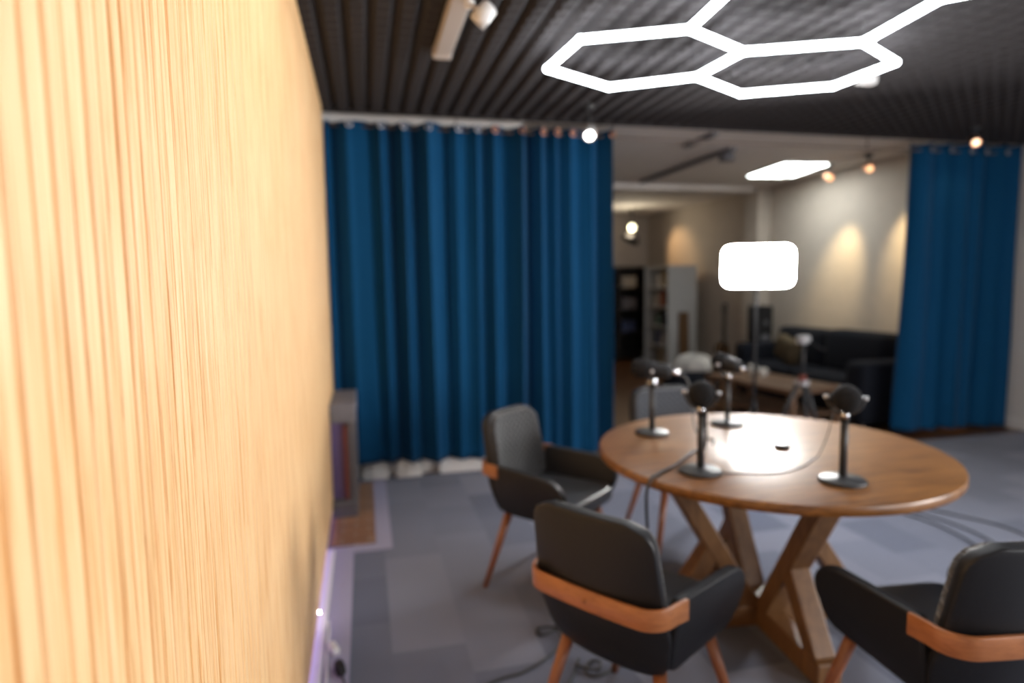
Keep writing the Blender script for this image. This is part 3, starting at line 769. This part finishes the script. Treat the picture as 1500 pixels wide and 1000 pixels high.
th_.location = (4.84, 6.35, .64); th_.rotation_euler = (.0, -.2, 1.45)

ctb = thing('coffee_table', (4.11, 5.66, 0), 'low brown wooden coffee table in front of the navy sofa', 'coffee table', rz=.157)
hard('table_top', (-.33, -.62, .375), (.33, .62, .42), M['cofw'], ctb, .006)
for sx in (-1, 1):
    for sy in (-1, 1): hard('leg', (sx*.29-.03, sy*.57-.03, 0), (sx*.29+.03, sy*.57+.03, .375), M['cofw'], ctb, .004)
hard('lower_shelf', (-.28, -.56, .13), (.28, .56, .155), M['cofw'], ctb, .004)
for i, (x, y, h, lab) in enumerate(((4.13, 5.99, .11, 'tall white cup on the coffee table, left of its neighbour'), (4.18, 5.88, .085, 'short white cup on the coffee table, right of its neighbour'))):
    k = tag(obj('cup', lathe([(.028, 0), (.036, .004), (.042, h), (.038, h), (.033, .012), (.01, .010)], 24), M['paper']), lab, 'cup', 'white cups on the coffee table'); k.location = (x, y, .42)
    obj('cup_handle', ring((.048, 0, h*.55), .02, .005), M['paper'], k)

pf = thing('lounge_pouf', (3.80, 6.75, 0), 'dark round pouf under a pale fleece near the white bookcase', 'pouf')
obj('pouf_body', lathe([(.26, .0), (.31, .05), (.33, .18), (.31, .32), (.24, .38), (.08, .40)], 32), M['sofa'], pf)
obj('pouf_welt', ring((0, 0, 0), .33, .008), M['sofa'], pf).matrix_local = Matrix.Translation((0, 0, .19)) @ Matrix.Rotation(PI/2, 4, 'X')
fl = tag(obj('fleece_throw', lump(.46, .42, .17, 5), M['fleece']), 'pale grey fleece heaped on the dark pouf', 'fleece'); fl.location = (3.82, 6.72, .40)

# white bookcase seen at its side, shelves facing left
bc = thing('bookcase', (4.93, 9.45, 0), 'tall white bookcase standing side on in the lounge', 'bookcase')
hard('side_panel', (-.25, -.42, 0), (.25, -.395, 1.70), M['shelfw'], bc, .002)
hard('side_panel', (-.25, .395, 0), (.25, .42, 1.70), M['shelfw'], bc, .002)
hard('back_panel', (.235, -.40, 0), (.25, .40, 1.70), M['shelfw'], bc, .002)
for zz in (.06, .38, .70, 1.02, 1.34, 1.675): hard('shelf', (-.245, -.395, zz), (.235, .395, zz+.024), M['shelfw'], bc, .002)
cols = [(.35, .10, .05), (.05, .07, .16), (.5, .45, .38), (.04, .04, .045), (.30, .20, .08), (.12, .20, .14), (.55, .52, .5)]
bmats = [mat('book_cover', c, .6) for c in cols]; random.seed(3)
nm = ['orange', 'navy', 'cream', 'black', 'tan', 'green', 'white']; pl = ['lowest', 'second', 'third', 'fourth', 'top']
for si, zz in enumerate((.0845, .4045, .7245, 1.0445, 1.3645)):
    y = -.37
    for b in range(3):
        w = random.uniform(.05, .10); h = random.uniform(.17, .26); ci = (si*3+b*2+si) % 7
        bk = thing('book', (4.72, 9.45+y+w/2, zz), '%s book on the %s shelf of the white bookcase, %s from the near side' % (nm[ci], pl[si], ('first', 'second', 'third')[b]), 'book', group='books on the white bookcase')
        hard('cover', (-.0, -w/2, 0), (.17, w/2, h), bmats[ci], bk, .002)
        hard('pages', (.004, -w/2+.005, h-.004), (.165, w/2-.005, h+.001), M['paper'], bk, 0)
        y += w + random.uniform(.06, .16)
bd = tag(obj('leaning_plank', beam((0, 0, 0), (.02, .09, .95), .17, .03, (1, 0, 0)), M['plank'], smooth=False, mods=[BEV(.003)]), 'brown board leaning against the side of the white bookcase', 'board')
bd.location = (4.92, 8.92, .01)

# dark shelf unit at the end of the lounge with clutter
ds = thing('dark_shelf_unit', (4.55, 10.9, 0), 'dark open shelf unit against the end wall of the lounge', 'shelf unit')
for x in (-.60, .0, .55): hard('upright', (x-.015, -.2, 0), (x+.015, .2, 1.72), M['darkw'], ds, .002)
for zz in (.08, .5, .92, 1.32, 1.70): hard('shelf', (-.60, -.2, zz), (.55, .2, zz+.025), M['darkw'], ds, .002)
hard('back_panel', (-.60, .18, 0), (.55, .2, 1.70), M['darkw'], ds, .002)
cl2 = [('white', M['paper']), ('navy', bmats[1]), ('tan', bmats[4]), ('grey', M['lgrey']), ('green', bmats[5]), ('cream', bmats[2]), ('brown', M['cofw']), ('pale grey', M['shelfw'])]
i = 0
for zz, lv in ((.525, 'second'), (.945, 'third'), (1.345, 'fourth')):
    for x, sd in ((-.36, 'left'), (.22, 'right')):
        nmx, mm = cl2[i % 8]; i += 1
        g = thing('storage_box', (4.55+x, 10.84, zz+.001), '%s storage box on the %s level of the dark shelf unit, %s half' % (nmx, lv, sd), 'box', group='boxes on the dark shelf unit')
        hard('box_body', (-.13, -.14, 0), (.13, .14, .18), mm, g, .006); hard('box_lid', (-.135, -.145, .17), (.135, .145, .20), mm, g, .004)
wp = thing('white_case', (4.20, 10.80, 1.725), 'white flat case standing on top of the dark shelf unit', 'case')
hard('case_body', (-.20, -.10, 0), (.22, .10, .28), M['shelfw'], wp, .01); hard('case_edge', (-.205, -.105, .24), (.225, .105, .26), M['lgrey'], wp, .003)
sl = thing('clip_lamp', (4.45, 9.9, 2.20), 'lit lamp with dark head hanging near the end of the lounge', 'lamp')
bm = bmesh.new(); bmesh.ops.create_uvsphere(bm, u_segments=20, v_segments=12, radius=.055); bmesh.ops.transform(bm, matrix=Matrix.Translation((-.02, -.05, .16)), verts=bm.verts[:])
obj('bulb', bm, M['spoty'], sl)
obj('lamp_head', lathe([(.05, .10), (.11, .04), (.16, -.06), (.15, -.07), (.02, -.02)], 24, mtx=Matrix.Rotation(.5, 4, 'Y')), M['darkw'], sl)
obj('stem', C((0, 0, .05), (0, 0, .505), .010, n=10), M['darkw'], sl)

l = bpy.data.lights.new('lamp_glow', 'POINT'); l.energy = 11; l.color = (1, .88, .66); l.shadow_soft_size = .06
o = bpy.data.objects.new('lamp_glow', l); COL.objects.link(o); o.location = (4.33, 9.76, 2.28)
# guitar on a stand and a tower speaker beside the sofa
gt = thing('guitar', (4.97, 7.95, 0), 'dark guitar standing upright between the bookcase and the sofa', 'guitar', rz=.2)
prof = [(0, .10), (.12, .12), (.165, .22), (.15, .32), (.105, .40), (.115, .48), (.10, .54), (.03, .57)]
outl = [(x, zz) for x, zz in prof] + [(-x, zz) for x, zz in reversed(prof[1:])]
obj('guitar_body', prism(round_poly(outl, .06, 4), 'y', -.045, .045), M['guitar'], gt, mods=[BEV(.008)])
obj('neck', B((-.026, -.055, .50), (.026, -.03, .98)), M['darkw'], gt, False, [BEV(.004)])
obj('headstock', B((-.04, -.055, .98), (.04, -.03, 1.13)), M['darkw'], gt, False, [BEV(.008)])
obj('stand', tube(smooth_path([(-.16, -.14, .0), (-.10, -.06, .12), (0, .0, .10), (.10, -.06, .12), (.16, -.14, 0)]), .010, 8), M['blackm'], gt)
obj('stand', tube(smooth_path([(0, .05, .11), (0, .12, .05), (0, .20, 0.01)]), .010, 8), M['blackm'], gt)
ts = thing('tower_speaker', (5.07, 7.22, 0), 'dark tower speaker beside the pale pillar behind the sofa', 'speaker')
hard('speaker_cabinet', (-.10, -.13, .03), (.10, .13, 1.12), M['blackp'], ts, .01)
hard('plinth', (-.12, -.15, 0), (.12, .15, .03), M['blackp'], ts, .004)
for zz, r in ((.45, .075), (.68, .075), (.90, .035)): obj('driver', lathe([(r, 0), (r*.9, .012), (r*.3, .004)], 24, mtx=Matrix.Translation((0, -.128, zz)) @ Matrix.Rotation(PI/2, 4, 'X')), M['grey'], ts)

# ------------------------------------------------------------------ light
def area(name, loc, rot, sx, sy, power, col):
    l = bpy.data.lights.new(name, 'AREA'); l.shape = 'RECTANGLE'; l.size = sx; l.size_y = sy; l.energy = power; l.color = col
    o = bpy.data.objects.new(name, l); COL.objects.link(o); o.location = loc; o.rotation_euler = rot; return o
area('window_daylight', (4.2, YR-.30, 1.62), (PI/2, 0, 0), 2.15, 1.5, 120, (.92, .96, 1.0))  # added fill lamp outside the unseen rear window
area('window_daylight', (XR+.28, -.9, 1.62), (PI/2, 0, PI/2), 2.35, 1.5, 460, (1.0, .97, .95))  # added fill lamp outside the right window, brightens the oak slats
w = bpy.data.worlds.new('sky'); S.world = w; w.use_nodes = True
bg = w.node_tree.nodes['Background']; bg.inputs[0].default_value = (.55, .65, .8, 1); bg.inputs[1].default_value = .5

# ------------------------------------------------------------------ camera
F, yaw, pit, rol = 910.5, .2317, .095, -.0137
cy, sy = math.cos(yaw), math.sin(yaw)
r0 = Vector((cy, -sy, 0)); f0 = Vector((sy, cy, 0)); u0 = Vector((0, 0, 1))
fw = f0*math.cos(pit)-u0*math.sin(pit); up = u0*math.cos(pit)+f0*math.sin(pit)
rc = r0*math.cos(rol)+up*math.sin(rol); uc = -r0*math.sin(rol)+up*math.cos(rol)
cam = bpy.data.cameras.new('camera'); co = bpy.data.objects.new('camera', cam); COL.objects.link(co)
mw = Matrix((rc, uc, -fw)).transposed().to_4x4(); mw.translation = Vector((0, 0, H)); co.matrix_world = mw
cam.sensor_width = 36; cam.lens = F*36/1500; cam.clip_start = .02
cam.dof.use_dof = True; cam.dof.focus_distance = .92; cam.dof.aperture_fstop = 1.65
S.camera = co

S.view_settings.view_transform = 'Standard'; S.view_settings.look = 'None'
S.view_settings.exposure = 0; S.view_settings.gamma = 1; S.view_settings.use_curve_mapping = False
S.cycles.max_bounces = 8; S.cycles.diffuse_bounces = 4; S.cycles.glossy_bounces = 4
S.cycles.sample_clamp_indirect = 6; S.cycles.use_denoising = True
